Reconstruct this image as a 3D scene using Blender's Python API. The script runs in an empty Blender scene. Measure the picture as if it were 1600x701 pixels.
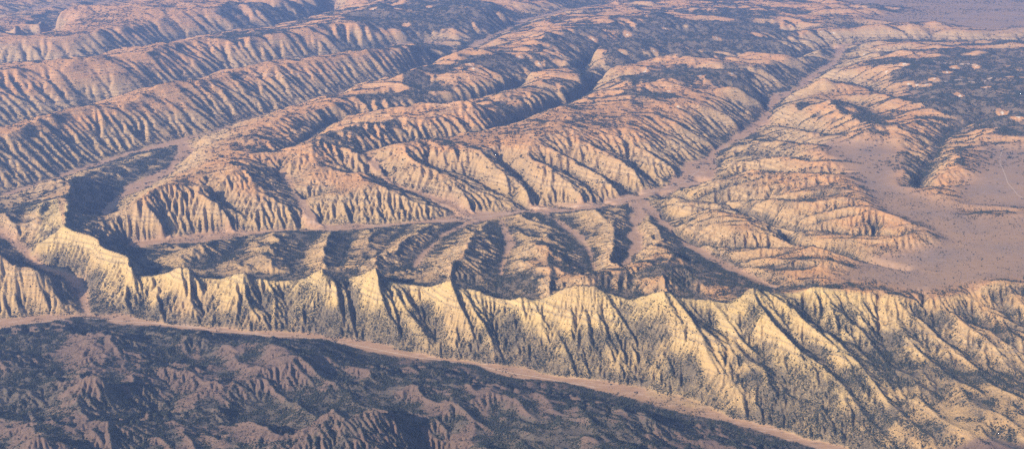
import bpy, math, random
import numpy as np

random.seed(7)
rng = np.random.default_rng(11)
scene = bpy.context.scene
col = scene.collection
R = math.radians

# ------------------------------------------------------------------ camera, sky, sun, exposure
CAM_Z, FOCAL_PX, PITCH = 5000.0, 1800.0, R(18.5)      # photo is 1600 x 701
cam_data = bpy.data.cameras.new('camera')
cam_data.sensor_fit = 'HORIZONTAL'
cam_data.angle = 2 * math.atan(800 / FOCAL_PX)
cam_data.clip_start, cam_data.clip_end = 10.0, 400000.0
cam = bpy.data.objects.new('camera', cam_data)
cam.location = (0, 0, CAM_Z)
cam.rotation_euler = (math.pi / 2 - PITCH, 0, 0)
col.objects.link(cam)
scene.camera = cam

SUN_ELEV = R(27)
SUN_VEC = np.array([-0.73, -0.68]); SUN_VEC /= np.linalg.norm(SUN_VEC)     # horizontal direction towards the sun
sd = (SUN_VEC[0] * math.cos(SUN_ELEV), SUN_VEC[1] * math.cos(SUN_ELEV), math.sin(SUN_ELEV))
world = bpy.data.worlds.new('World')
scene.world = world
world.use_nodes = True
wn = world.node_tree
bg = wn.nodes['Background']
sky = wn.nodes.new('ShaderNodeTexSky')
sky.sky_type = 'NISHITA'
sky.sun_disc = False
sky.sun_elevation = SUN_ELEV
sky.sun_rotation = math.atan2(SUN_VEC[0], SUN_VEC[1])
sky.altitude = 1500
wn.links.new(sky.outputs[0], bg.inputs[0])
bg.inputs[1].default_value = 0.12
sun_data = bpy.data.lights.new('sun', 'SUN')
sun_data.energy = 5.0
sun_data.angle = R(0.53)
sun_data.color = (1.0, 0.87, 0.67)
sun = bpy.data.objects.new('sun', sun_data)
from mathutils import Vector
sun.rotation_euler = Vector(sd).to_track_quat('Z', 'Y').to_euler()
sun.location = (0, 0, 6000)
col.objects.link(sun)
vs = scene.view_settings
vs.view_transform = 'Standard'
vs.look = 'None'
vs.exposure = 0.94
vs.gamma = 1.0
vs.use_curve_mapping = False
scene.cycles.use_denoising = False
scene.cycles.max_bounces = 4
scene.cycles.volume_bounces = 0

# ------------------------------------------------------------------ photo pixels <-> ground
def px_ray(px, py):
    cx = (np.asarray(px, float) - 800) / FOCAL_PX
    cy = (350.5 - np.asarray(py, float)) / FOCAL_PX
    dx = cx
    dy = math.cos(PITCH) + cy * math.sin(PITCH)
    dz = -math.sin(PITCH) + cy * math.cos(PITCH)
    return dx, dy, dz

def px_at(px, py, z):
    dx, dy, dz = px_ray(px, py)
    t = (CAM_Z - np.asarray(z, float)) / -dz
    return dx * t, dy * t

def to_px(x, y, z):
    zz = z - CAM_Z
    f = y * math.cos(PITCH) - zz * math.sin(PITCH)
    u = y * math.sin(PITCH) + zz * math.cos(PITCH)
    return 800 + FOCAL_PX * x / f, 350.5 - FOCAL_PX * u / f

# ------------------------------------------------------------------ simulation grid: log-polar, so cells stay square
TH0, TH1 = -0.56, 0.56
RMIN, RMAX = 7400.0, 46000.0
NC = 1200
DTH = (TH1 - TH0) / (NC - 1)
NR = int(math.log(RMAX / RMIN) / DTH) + 1
NR -= NR % 2

def grid_coords(nr, nc):
    th = np.linspace(TH0, TH1, nc)
    r = RMIN * np.exp(np.arange(nr) * (DTH * (NC - 1) / (nc - 1)))
    return r, th

def rc_of(x, y, nr, nc):
    r = np.hypot(x, y)
    th = np.arctan2(x, y)
    d = DTH * (NC - 1) / (nc - 1)
    return np.log(np.maximum(r, 1) / RMIN) / d, (th - TH0) / d

# ------------------------------------------------------------------ traced lines: (x px, y px, elevation m)
def line(z0, z1, pts):
    n = len(pts)
    return [(p[0], p[1], z0 + (z1 - z0) * k / max(1, n - 1)) for k, p in enumerate(pts)]

def zp(s):
    return [tuple(float(v) for v in q.split(',')) for q in s.split()]

def densify(pts, spread=0.0):
    p = np.array(pts, float)
    x, y = px_at(p[:, 0], p[:, 1], p[:, 2])
    seg = np.hypot(np.diff(x), np.diff(y))
    n = np.maximum(2, (seg / 14).astype(int))
    X = np.concatenate([np.linspace(x[k], x[k + 1], n[k]) for k in range(len(n))])
    Y = np.concatenate([np.linspace(y[k], y[k + 1], n[k]) for k in range(len(n))])
    Z = np.concatenate([np.linspace(p[k, 2], p[k + 1, 2], n[k]) for k in range(len(n))])
    return X, Y, Z

# valleys: name -> (half width of the floor in m, points)
VALLEYS = {
 'front': (62, line(28, -20, zp('-120,520 -40,511 0,507 40,501 85,497 130,494 170,497 220,503 280,509 340,516 400,521 450,524 500,527 540,535 575,541 620,552 680,561 730,566 775,575 830,587 880,594 930,602 980,611 1040,625 1100,642 1180,665 1260,690 1340,715 1420,745'))),
 'main': (92, line(150, 262, zp('205,383 240,378 300,373 367,367 434,361 500,355 533,356 616,352 700,344 750,339 833,328 917,322 967,314 1000,305 1034,297 1066,288 1086,274 1099,257 1116,237 1139,223 1166,207 1190,193 1203,167 1213,153 1253,137 1263,123 1296,103 1310,90 1313,80 1305,72'))),
 'west': (55, line(90, 480, zp('-90,335 0,310 43,293 83,280 133,263 167,250 200,240 257,227 284,218 334,207 367,197 400,184 434,176 467,167 500,157 550,144 593,132 630,125 660,110 690,100 717,87 735,76 750,67 767,57 787,50 817,33 850,25 883,17 917,11 960,4'))),
 'fork': (75, line(205, 118, zp('290,222 290,240 262,266 217,289 187,309 167,330 159,352'))),
 'second': (55, line(180, 420, zp('-90,230 0,203 33,193 70,187 103,178 135,170 165,163 207,158 244,147 290,134 327,124 367,115 410,108 450,99 490,93 533,87 570,80 620,73 673,66 700,70 717,85'))),
 'third': (45, line(250, 420, zp('-90,118 0,110 40,107 93,105 140,97 187,88 250,73 290,64 334,58 384,52 434,44 474,33 500,26 515,19 525,8 520,-5'))),
 'fourth': (45, line(330, 420, zp('-90,80 0,69 33,65 80,51 100,36 117,21 150,8 173,0'))),
 'fifth': (45, line(380, 420, zp('-90,40 0,24 60,13 130,2'))),
 'canyon_one': (22, line(560, 400, zp('434,233 455,226 480,212 503,193 533,181 600,175 633,170 700,160 750,150 783,142 820,125 867,117 900,110 917,98 923,88 950,79 1000,73 1066,68 1133,62 1200,55 1240,52'))),
 'canyon_two': (22, line(570, 270, zp('567,232 600,227 633,220 683,213 733,208 767,203 793,190 823,178 860,167 900,151 920,140 923,129 957,115 1000,106 1066,99 1133,97 1183,97 1226,90 1260,81 1293,73 1305,72'))),
 'east_canyon': (60, line(270, 360, zp('1305,72 1366,67 1466,68 1600,68 1690,70'))),
 'basin': (30, line(190, 470, zp('504,355 490,342 480,330 472,312 455,290 440,268'))),
 'basin_arm': (12, line(300, 480, zp('474,313 497,300 520,283'))),
 'strata': (10, line(190, 520, zp('495,353 445,344 400,336 365,319 330,294'))),
 'bowl': (30, line(205, 540, zp('737,337 700,318 660,303 620,290 606,281 593,267 572,242'))),
 'bowl_arm': (10, line(330, 560, zp('606,283 560,272 535,252'))),
 'spur_a': (22, line(212, 560, zp('833,325 800,304 767,288 733,271 700,262 667,250'))),
 'spur_b': (18, line(215, 560, zp('897,321 850,307 827,284 800,258 780,242'))),
 'spur_c': (20, line(216, 560, zp('957,315 944,306 917,283 887,262 850,250'))),
 'spur_d': (18, line(218, 560, zp('1000,301 950,277 915,255 887,240'))),
 'spur_e': (14, line(222, 540, zp('1037,291 1014,270 990,246 960,232'))),
 'back_a': (24, line(205, 340, zp('783,343 790,363 797,380 787,407 782,430'))),
 'back_b': (26, line(200, 300, zp('747,342 693,367 663,393 646,417'))),
 'back_c': (44, line(214, 370, zp('990,312 1000,333 990,357 997,380 983,400 973,419'))),
 'back_d': (36, line(214, 500, zp('1000,312 1027,337 1047,357 1066,378 1099,397 1133,414 1166,430 1213,450'))),
 'back_e': (24, line(210, 360, zp('850,331 880,352 905,370 918,387 927,411 933,428'))),
 'back_f': (18, line(188, 270, zp('500,358 480,377 467,407 460,424'))),
 'back_g': (18, line(180, 230, zp('387,367 370,390 340,410'))),
 'back_h': (16, line(190, 280, zp('550,357 543,387 533,413'))),
 'back_i': (12, line(196, 290, zp('640,352 610,375 590,400'))),
 'back_j': (14, line(165, 240, zp('260,378 235,395 215,412'))),
 'east_a': (16, line(216, 560, zp('1034,299 1066,304 1100,308 1150,305 1200,306 1250,306'))),
 'east_b': (16, line(220, 560, zp('1040,306 1100,322 1140,327 1180,336 1210,347 1240,352 1265,357 1320,362 1380,364'))),
 'east_c': (16, line(250, 570, zp('1030,339 1066,342 1110,340 1160,348 1200,354 1226,364 1245,380 1300,390 1350,405 1420,420'))),
 'east_d': (14, line(270, 560, zp('1055,365 1085,378 1130,383 1200,381 1243,381'))),
 'east_e': (14, line(225, 560, zp('1086,277 1120,277 1160,263 1200,262 1250,272 1300,268'))),
 'east_f': (14, line(230, 560, zp('1105,252 1140,240 1180,236 1230,242 1270,246'))),
 'east_g': (14, line(238, 540, zp('1150,222 1200,215 1240,220 1275,222'))),
 'east_h': (14, line(245, 560, zp('1190,193 1230,195 1265,200 1300,205'))),
 'east_i': (14, line(430, 590, zp('1280,175 1330,160 1365,178 1380,195'))),
 'east_j': (14, line(250, 600, zp('1263,125 1310,125 1360,135 1400,150'))),
 'trough': (18, line(470, 600, zp('1440,298 1437,285 1447,265 1462,238 1475,210 1500,195 1540,185'))),
 'cove': (24, line(15, 330, zp('137,493 129,467 123,442 108,430 75,420 45,405 35,390 20,375 -10,358 -60,345'))),
}

# ridges: name -> (label, points)
crest = zp('20,328,330 55,318,430 85,309,520 106,305,520 109,318,525 104,335,530 99,353,560 112,360,530 125,362,530 150,369,520 157,384,490 178,392,480 199,397,460 203,412,420 207,427,400 230,431,520 255,426,530 280,413,575 297,416,565 315,431,530 345,434,525 362,428,545 381,420,580 400,432,540 430,437,530 470,436,530 488,426,555 503,417,590 525,432,545 545,433,545 566,428,565 587,415,610 601,430,560 622,441,545 665,448,540 690,440,565 702,433,585 720,446,550 750,453,545 775,463,535 800,467,525 813,460,550 836,467,535 862,460,565 880,448,600 905,441,620 930,444,615 952,456,585 985,466,560 1006,460,580 1036,450,610 1060,460,580 1078,463,575 1100,465,575 1130,471,565 1150,468,580 1165,451,625 1180,446,635 1200,453,620 1226,459,610 1250,456,620 1266,447,640 1282,447,640 1320,453,632 1360,456,632 1400,460,630 1440,468,622 1470,463,632 1490,458,640 1520,455,645 1545,441,660 1562,436,665 1590,441,660 1650,450,660 1750,462,660')
def face_z(dep, yv, zv, ang):
    # height of a crest seen at depression dep whose face falls at angle ang to a valley seen at row yv
    t = np.tan(dep); m = math.tan(ang)
    Dv = (CAM_Z - zv) / np.tan(PITCH + np.arctan((yv - 350.5) / FOCAL_PX))
    return (zv + m * (CAM_Z / t - Dv)) / (1 + m / t)
def graded(pts, valley, ang, lo, hi):
    p = np.array(pts, float); v = np.array(VALLEYS[valley][1])
    yv = np.interp(p[:, 0], v[:, 0], v[:, 1]); zv = np.interp(p[:, 0], v[:, 0], v[:, 2])
    zz = np.clip(face_z(PITCH + np.arctan((p[:, 1] - 350.5) / FOCAL_PX), yv, zv, R(ang)), lo, hi)
    return [(a, b, c) for a, b, c in zip(p[:, 0], p[:, 1], 0.8 * zz + 0.2 * zz.mean())]
CREST_PLAN = []
def smooth_crest(pts):
    # the crest line is a gently curved rim in plan: the scallops seen in the photo are peaks and saddles in height
    p = np.array(pts, float)
    k0 = int(np.argmax(p[:, 0] > 200))
    xs = np.arange(p[k0, 0], p[-1, 0], 4.0)
    ys = np.interp(xs, p[k0:, 0], p[k0:, 1]); z0_ = np.interp(xs, p[k0:, 0], p[k0:, 2])
    ker = np.exp(-(np.arange(-30, 31) / 13.0) ** 2); ker /= ker.sum()
    ysm = np.convolve(np.pad(ys, 30, mode='edge'), ker, 'valid'); zsm = np.convolve(np.pad(z0_, 30, mode='edge'), ker, 'valid')
    dep = PITCH + np.arctan((ysm - 350.5) / FOCAL_PX)
    fv = np.array(VALLEYS['front'][1])
    zsm = np.clip(face_z(dep, np.interp(xs, fv[:, 0], fv[:, 1]), np.interp(xs, fv[:, 0], fv[:, 2]), R(29)), 330, 630)
    zsm = np.convolve(np.pad(zsm, 30, mode='edge'), ker, 'valid')
    D = (CAM_Z - zsm) / np.tan(dep)
    D = D + 0.25 * (ysm - ys) * -14
    zz = CAM_Z - D * np.tan(PITCH + np.arctan((ys - 350.5) / FOCAL_PX))
    zz = zz + 0.45 * (zz - zsm) * np.clip((1300 - xs) / 200, 0.2, 1)
    CREST_PLAN.extend(zip(xs, ysm, zsm))
    return [tuple(q) for q in p[:k0]] + list(zip(xs, ys, np.clip(zz, 300, 740)))
crest = smooth_crest(crest)
def spur_lines(peaks):
    # ribs that run from each peak of the crest down towards the wash
    out = []
    c_ = np.array(crest)
    fx_, fy_, _ = densify(VALLEYS['front'][1]); o_ = np.argsort(fx_)
    for q, (px, L) in enumerate(peaks):
        k = int(np.argmin(np.abs(c_[:, 0] - px) + (c_[:, 0] < 200) * 1e3))
        x, y = px_at(c_[k, 0], c_[k, 1], c_[k, 2])
        L = min(L, y - float(np.interp(x + 150, fx_[o_], fy_[o_])))
        pts = []
        for f in (0.0, 0.12, 0.3, 0.5, 0.72):
            wx, wy, wz = x + (0.16 + 0.5 * f) * f * L, y - f * L, c_[k, 2] * (1 - 0.98 * f ** 0.9) + 15 * f
            a, b = to_px(wx, wy, wz)
            pts.append((float(a), float(b), float(wz)))
        out.append(pts)
    return out
PEAKS = [(280, 1150), (381, 1150), (440, 900), (503, 1150), (587, 1250), (640, 1000), (702, 1250), (765, 1000), (813, 1200), (880, 1300), (940, 1300), (1036, 1400), (1110, 1400), (1175, 1500), (1272, 1600), (1350, 1600), (1430, 1700), (1520, 1700), (1590, 1800)]
G_C = lambda q: graded(zp(q), 'west', 21, 420, 780)
G_B = lambda q: graded(zp(q), 'second', 21, 480, 860)
G_A = lambda q: graded(zp(q), 'third', 21, 520, 900)
RIDGES = {
 'escarpment': ('long pale yellow scalloped escarpment running across the foreground', [crest] + spur_lines(PEAKS) + [zp('106,305,518 115,294,470 125,283,410 145,282,310 160,289,240'), zp('104,335,560 70,338,440 40,350,330'), zp('99,353,550 70,372,430 50,385,350'), zp('150,369,510 140,400,380 130,425,250'), zp('199,397,450 195,430,300 180,460,160')]),
 'west_spur': ('dark gullied slope left of the foreground bowl at the left edge',
    [zp('-90,330,430 -20,332,450 0,338,440 25,360,380'), zp('-80,402,420 3,407,440 30,424,400 70,432,320 108,441,200')]),
 'ridge_c': ('tan ridge with dark parallel gullies nearest behind the left bowl',
    [G_C('-60,232,640 7,220,650 50,200,650 85,188,650 107,180,660 143,173,680 165,176,690 185,180,690 214,162,700 247,142,720 284,136,730 297,140,720 334,130,730 377,117,740 400,107,760 420,113,750 444,107,760 484,100,770 511,95,780 553,90,780 600,84,780 636,78,780 660,75,770')]),
 'ridge_b': ('second tan ridge from the left bowl with steep striped face',
    [G_B('-60,122,680 0,118,700 35,116,720 63,107,780 90,117,700 133,101,720 163,95,740 187,92,740 227,89,750 250,80,770 290,68,790 317,62,800 350,70,780 384,73,780 400,68,790 434,66,790 467,59,800 500,47,820 527,38,830 560,52,800 593,53,800 625,50,790'),
     zp('560,22,830 600,20,830 660,22,820 720,22,810 790,18,790')]),
 'ridge_a': ('third striped ridge towards the hazy upper left corner',
    [G_A('-60,84,740 0,76,760 57,68,780 100,62,800 157,53,820 200,45,830 260,35,850 300,27,860 367,17,870 417,10,870 467,5,870 510,-4,860')]),
 'ridge_z': ('farthest faint ridge in the upper left corner',
    [zp('-60,45,820 0,38,830 50,28,840 90,16,850 130,8,850'), zp('190,18,840 240,12,850 300,2,860')]),
 'mesa_d': ('forested plateau above the narrow canyons in the upper centre',
    [zp('320,214,480 400,205,540 460,190,580 533,164,640 577,150,660 617,134,680 657,121,700 693,102,720 740,90,740 773,95,740 800,85,740 850,70,730 900,55,720 960,40,700 1040,30,680 1120,28,640'),
     zp('600,162,600 700,146,620 760,132,640 817,113,660 880,102,670 905,88,680 930,75,690 1000,64,680 1066,58,660 1133,52,640 1200,46,620')]),
 'bench': ('mottled bench with thin dark canyons in the middle distance',
    [zp('560,212,640 633,203,640 700,190,640 767,175,640 833,155,640 880,142,640 905,128,640 930,108,640 980,97,640 1066,89,620 1133,88,580 1200,84,520')]),
 'mesa_e': ('broad orange tan mesa with rounded spurs above the main wash',
    [zp('560,240,640 610,234,650 660,238,650 700,237,655 747,237,655 787,230,660 833,226,665 870,215,670 900,190,670 950,165,660 1000,148,650 1040,138,640 1133,127,600 1183,112,540 1240,98,440'),
     zp('640,243,630 645,262,580 690,285,500 740,310,400'), zp('740,242,630 770,265,560 820,292,440 860,312,330'),
     zp('800,240,630 840,262,560 880,285,440 925,308,320'), zp('860,236,640 905,258,540 940,280,420 975,298,310'),
     zp('900,225,640 960,250,520 1000,275,400'), zp('960,215,620 1010,235,500 1060,262,360'),
     zp('1020,185,600 1070,205,500 1115,222,360'), zp('1060,165,580 1110,180,480 1165,195,360'), zp('1120,145,560 1160,155,470 1195,162,380')]),
 'mesa_f': ('layered tan hills with orange peaks left above the main wash',
    [zp('168,350,300 190,336,420 213,320,560 235,306,590 258,299,600 290,293,610 327,289,640 343,279,650 357,271,660 400,262,640 440,255,640 470,246,640 500,238,640 533,234,640 560,236,640'),
     zp('213,322,550 250,340,440 310,352,320 340,360,240'), zp('290,294,600 320,315,520 360,340,380 390,352,280'),
     zp('560,262,560 580,285,470 600,300,420 640,318,330 680,328,270'), zp('360,300,520 410,315,450 450,325,350'),
     zp('300,235,360 330,250,430 350,262,520'), zp('310,215,360 360,225,470 400,228,540')]),
 'dip_slope': ('dark wooded slope between the escarpment crest and the main wash',
    [zp('300,395,300 330,385,250'), zp('420,416,330 430,390,290 440,372,240'), zp('505,414,350 512,390,300 520,370,240'),
     zp('587,412,400 600,392,360 650,375,300 690,358,260'), zp('702,430,430 730,395,370 765,365,290'),
     zp('860,452,470 850,420,420 835,390,380 815,360,290'), zp('905,434,520 955,410,470 960,380,410 965,345,330 980,328,260'),
     zp('1036,446,560 1010,400,460 1012,370,400 1008,345,290')]),
 'fan': ('tan grassy fingers of land sloping from the pink flat to the main wash',
    [zp('1330,212,600 1260,232,540 1200,228,440 1150,232,330'), zp('1330,255,590 1270,257,540 1200,251,460 1125,258,320'),
     zp('1340,288,590 1260,290,560 1180,287,470 1100,290,320'), zp('1420,350,590 1350,340,590 1280,325,580 1230,317,560 1170,317,470 1100,316,330 1060,312,270'),
     zp('1380,380,590 1300,375,580 1260,366,560 1200,346,520 1130,335,470 1080,328,380 1040,322,290'),
     zp('1320,410,590 1240,395,560 1180,398,530 1120,388,440 1075,366,350'), zp('1260,440,590 1220,425,570 1160,410,520'),
     zp('1140,355,520 1110,357,460 1070,352,380'), zp('1180,366,540 1140,370,490')]),
 'knoll': ('dark wooded knoll in a bend of the main wash right of centre',
    [zp('1200,180,330 1240,172,470 1290,168,600 1320,185,640 1350,200,620 1370,205,600'), zp('1230,152,380 1290,140,520 1340,148,600'),
     zp('1300,112,420 1340,110,560 1400,118,620')]),
 'east_woods': ('dissected wooded plateau at the right edge',
    [zp('1400,90,610 1480,95,630 1560,92,630 1690,95,630'), zp('1400,165,620 1460,150,640 1540,150,650 1690,150,650'),
     zp('1500,245,640 1470,262,620 1455,285,560'), zp('1420,225,590 1415,250,590 1425,280,580 1430,300,550'), zp('1530,225,630 1600,200,650 1690,200,650')]),
 'flat': ('smooth pink brown grass flat at the right edge behind the escarpment',
    [zp('1350,235,590 1390,250,590 1400,290,590 1440,330,590 1490,370,595 1540,400,600 1690,400,610'),
     zp('1440,420,600 1500,430,610 1560,420,620'), zp('1540,260,620 1600,290,620 1690,300,620'), zp('1330,430,590 1400,438,600 1450,450,610')]),
 'plain': ('hazy lilac plain in the upper right corner',
    [zp('1240,20,520 1350,22,520 1480,20,520 1700,20,520'), zp('1280,48,520 1400,45,520 1600,45,520 1700,45,520'), zp('1100,8,560 1250,-5,540 1400,-8,540 1700,-8,540'), zp('400,-9,840 600,-9,800 800,-9,740')]),
 'foothill': ('dark wooded hills below the front wash at the lower left',
    [zp('-150,570,190 -20,556,180 120,548,190 230,556,170 320,545,170 430,570,180 520,580,170 640,600,170 760,622,160 900,655,150 1040,690,140 1180,730,120'),
     zp('-150,660,230 60,640,250 250,650,230 450,670,240 650,700,220 850,740,200'), zp('-150,760,240 200,740,260 600,780,240')]),
}
# side gullies and hollows seen on the escarpment face (pixels only, carved into the slope below the crest)
GULLIES = [zp(s) for s in ('-8,436 8,465 25,500', '18,446 36,470 60,496', '212,445 222,465 235,489', '252,434 266,462 285,491', '306,452 318,475 331,495',
 '375,436 410,468 447,502', '460,448 480,475 501,499', '535,438 560,480 588,537', '605,470 615,505 641,547', '655,465 676,500 703,546', '708,478 725,515 751,553',
 '770,472 790,520 802,570', '805,480 825,530 858,577', '845,475 880,520 930,575', '920,470 960,510 1005,590', '975,474 1020,525 1075,595', '1080,470 1120,505 1190,570 1260,640',
 '1129,490 1170,530 1216,562 1290,620', '1195,470 1226,508 1270,550 1330,605', '1250,465 1285,500 1333,535 1410,608', '1370,470 1376,513 1390,560 1420,600',
 '1430,474 1455,500 1493,543 1560,585 1640,625', '1490,470 1530,500 1600,537', '1545,455 1580,490 1640,520')]

# ------------------------------------------------------------------ noise in world metres
def hash2(ix, iy, seed):
    h = (ix.astype(np.int64) * 374761393 + iy.astype(np.int64) * 668265263 + seed * 974711) & 0x7fffffff
    h = ((h ^ (h >> 13)) * 1274126177) & 0x7fffffff
    return ((h ^ (h >> 16)) & 0xffff) / 65535.0

def vnoise(x, y, s, seed=0):
    x = x / s; y = y / s
    ix = np.floor(x); iy = np.floor(y)
    fx = x - ix; fy = y - iy
    fx = fx * fx * (3 - 2 * fx); fy = fy * fy * (3 - 2 * fy)
    a = hash2(ix, iy, seed); b = hash2(ix + 1, iy, seed); c = hash2(ix, iy + 1, seed); d = hash2(ix + 1, iy + 1, seed)
    return (a + (b - a) * fx) * (1 - fy) + (c + (d - c) * fx) * fy - 0.5

def fbm(x, y, s, octv=4, seed=0):
    o = 0; a = 1.0
    for k in range(octv):
        o = o + a * vnoise(x + 131 * k, y - 77 * k, s / 2 ** k, seed + k); a *= 0.5
    return o

def up2(a, shape):
    ri = np.linspace(0, a.shape[0] - 1, shape[0]); ci = np.linspace(0, a.shape[1] - 1, shape[1])
    return sample(a, ri[:, None], ci[None, :])

def sample(a, ri, ci):
    ri = np.clip(ri, 0, a.shape[0] - 1.001); ci = np.clip(ci, 0, a.shape[1] - 1.001)
    r0 = ri.astype(int); c0 = ci.astype(int)
    fr = ri - r0; fc = ci - c0
    return (a[r0, c0] * (1 - fr) * (1 - fc) + a[r0 + 1, c0] * fr * (1 - fc) + a[r0, c0 + 1] * (1 - fr) * fc + a[r0 + 1, c0 + 1] * fr * fc)

# ------------------------------------------------------------------ base surface: harmonic between the traced lines
H1R, H1C = NR // 2, NC // 2
acc = np.zeros((H1R, H1C)); cnt = np.zeros((H1R, H1C))
floor_id = np.full((H1R, H1C), -1); ridge_id = np.full((H1R, H1C), -1); spur_id = np.full((H1R, H1C), -1)
rr, tt = grid_coords(H1R, H1C)
def put(X, Y, Z, idmap=None, ident=0, w=1.0):
    ri, ci = rc_of(X, Y, H1R, H1C)
    ri = np.rint(ri).astype(int); ci = np.rint(ci).astype(int)
    ok = (ri >= 0) & (ri < H1R) & (ci >= 0) & (ci < H1C)
    np.add.at(acc, (ri[ok], ci[ok]), Z[ok] * w); np.add.at(cnt, (ri[ok], ci[ok]), w)
    if idmap is not None: idmap[ri[ok], ci[ok]] = ident

RN = list(RIDGES)
for k, nme in enumerate(RN):
    for ln in RIDGES[nme][1]:
        X, Y, Z = densify(ln)
        X = X + 90 * fbm(X, Y, 700, 3, 5); Y = Y + 90 * fbm(X, Y, 700, 3, 9)
        if nme not in ('escarpment', 'plain', 'flat'): Z = Z + 60 * fbm(X, Y, 900, 3, 21)
        if nme == 'escarpment': X, Y, Z = densify(ln)
        if nme == 'foothill': Y = Y + 260 * fbm(X, Y, 900, 3, 5); Z = Z * (1 + 1.5 * fbm(X, Y, 600, 3, 7))
        if nme == 'fan': Z = Z + 5
        put(X, Y, Z, ridge_id if not (nme == 'escarpment' and ln is not RIDGES[nme][1][0]) else spur_id, k)
# the ground drops away behind the rim, so the peaks and saddles of the crest stand free
cp = np.array(CREST_PLAN); cp = cp[(cp[:, 0] > 215) & (cp[:, 0] < 1180)]
cX, cY = px_at(cp[:, 0], cp[:, 1], cp[:, 2])
for off, dz in ((260, -105), (430, -120)):
    o2 = off + 160 * fbm(cX, cY, 700, 2, 15)
    tx = np.interp(np.linspace(0, 1, 900), np.linspace(0, 1, len(cX)), cX); ty = np.interp(np.linspace(0, 1, 900), np.linspace(0, 1, len(cX)), cY + o2)
    tz = np.interp(np.linspace(0, 1, 900), np.linspace(0, 1, len(cX)), cp[:, 2] + dz - 25 * (cp[:, 0] > 1) + 70 * fbm(cX, cY, 600, 2, 17))
    put(tx, ty, tz, None, 0, 0.3)
VN = list(VALLEYS)
floor_d = {}
for k, nme in enumerate(VN):
    hw, ln = VALLEYS[nme]
    X, Y, Z = densify(ln)
    wob = min(1.0, hw / 60)
    X = X + 60 * wob * fbm(X, Y, 500, 3, 31); Y = Y + 60 * wob * fbm(X, Y, 500, 3, 33)
    hwv = hw * np.clip(1 + 2.4 * fbm(X, Y, 520, 4, 35), 0.35, 2.3)
    if nme == 'main': hwv = hwv * (1 + 0.9 * np.exp(-((X - 2750) ** 2 + (Y - 17300) ** 2) / 900.0 ** 2))
    if nme == 'main': hwv = hwv * np.linspace(1.1, 0.6, len(X))
    wall = np.concatenate([[0], np.diff(X)]), np.concatenate([[0], np.diff(Y)])
    for o in np.linspace(-1, 1, max(3, int(hw / 6) | 1)):
        L = np.hypot(*wall) + 1e-6
        nx, ny = -wall[1] / L, wall[0] / L
        put(X + nx * o * hwv, Y + ny * o * hwv, Z + 3 * abs(o), floor_id, k, 6.0)

fixed = cnt > 0
target = np.where(fixed, acc / np.maximum(cnt, 1e-9), 0)
def harmonic():
    pyr = [(target, fixed.astype(float))]
    while min(pyr[-1][0].shape) > 24:
        t, w = pyr[-1]
        R2, C2 = t.shape[0] // 2 * 2, t.shape[1] // 2 * 2
        tw = (t * w)[:R2, :C2]; ww = w[:R2, :C2]
        s = tw[0::2, 0::2] + tw[1::2, 0::2] + tw[0::2, 1::2] + tw[1::2, 1::2]
        n = ww[0::2, 0::2] + ww[1::2, 0::2] + ww[0::2, 1::2] + ww[1::2, 1::2]
        pyr.append((np.where(n > 0, s / np.maximum(n, 1e-9), 0), (n > 0).astype(float)))
    u = None
    for t, w in reversed(pyr):
        m = w > 0
        u = np.full(t.shape, t[m].mean()) if u is None else up2(u, t.shape)
        for it in range(120):
            u[m] = t[m]
            p = np.pad(u, 1, mode='edge')
            u = 0.25 * (p[:-2, 1:-1] + p[2:, 1:-1] + p[1:-1, :-2] + p[1:-1, 2:])
        u[m] = t[m]
    return u
def blur_(a, n):
    for _ in range(n):
        p = np.pad(a, 1, mode='edge')
        a = 0.25 * (p[:-2, 1:-1] + p[2:, 1:-1] + p[1:-1, :-2] + p[1:-1, 2:]) * 0.8 + 0.2 * a
    return a
base1 = harmonic()

def drape(px, py, surf, hit_only=False):
    """first point where the line of sight of a photo pixel meets the surface"""
    px = np.atleast_1d(np.asarray(px, float)); py = np.atleast_1d(np.asarray(py, float))
    dx, dy, dz = px_ray(px, py)
    n = 900
    z = np.linspace(1000, -60, n)[:, None]
    t = (CAM_Z - z) / -dz[None, :]
    X = dx[None, :] * t; Y = dy[None, :] * t
    ri, ci = rc_of(X, Y, *surf.shape)
    H = sample(surf, ri, ci)
    under = (z < H)
    k = np.argmax(under, 0)
    j = np.arange(len(px))
    return X[k, j], Y[k, j], H[k, j]

# carve the gullies that the photo shows on the face
RR, TT = np.meshgrid(rr, tt, indexing='ij')
WX1, WY1 = RR * np.sin(TT), RR * np.cos(TT)
carve = np.zeros_like(base1)
for g in GULLIES:
    g = np.array(g)
    n = 60
    s = np.linspace(0, len(g) - 1, n)
    gx = np.interp(s, np.arange(len(g)), g[:, 0]); gy = np.interp(s, np.arange(len(g)), g[:, 1])
    X, Y, Z = drape(gx, gy, base1)
    dep = 60 * np.sin(np.pi * np.clip(np.linspace(0.06, 0.97, n), 0, 1)) ** 0.7
    lo = [max(0, int(v)) for v in (rc_of(X, Y, H1R, H1C)[0].min() - 25, rc_of(X, Y, H1R, H1C)[1].min() - 25)]
    hi = [int(v) for v in (rc_of(X, Y, H1R, H1C)[0].max() + 25, rc_of(X, Y, H1R, H1C)[1].max() + 25)]
    if hi[0] <= lo[0] or hi[1] <= lo[1]: continue
    sl = (slice(lo[0], hi[0]), slice(lo[1], hi[1]))
    wx, wy = WX1[sl], WY1[sl]
    if wx.size == 0: continue
    best = np.zeros(wx.shape)
    for k in range(n):
        d = np.hypot(wx - X[k], wy - Y[k])
        best = np.maximum(best, dep[k] * np.maximum(0, 1 - d / 170))
    carve[sl] = np.maximum(carve[sl], best)
base1 = base1 - np.where(floor_id >= 0, 0, carve)
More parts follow.
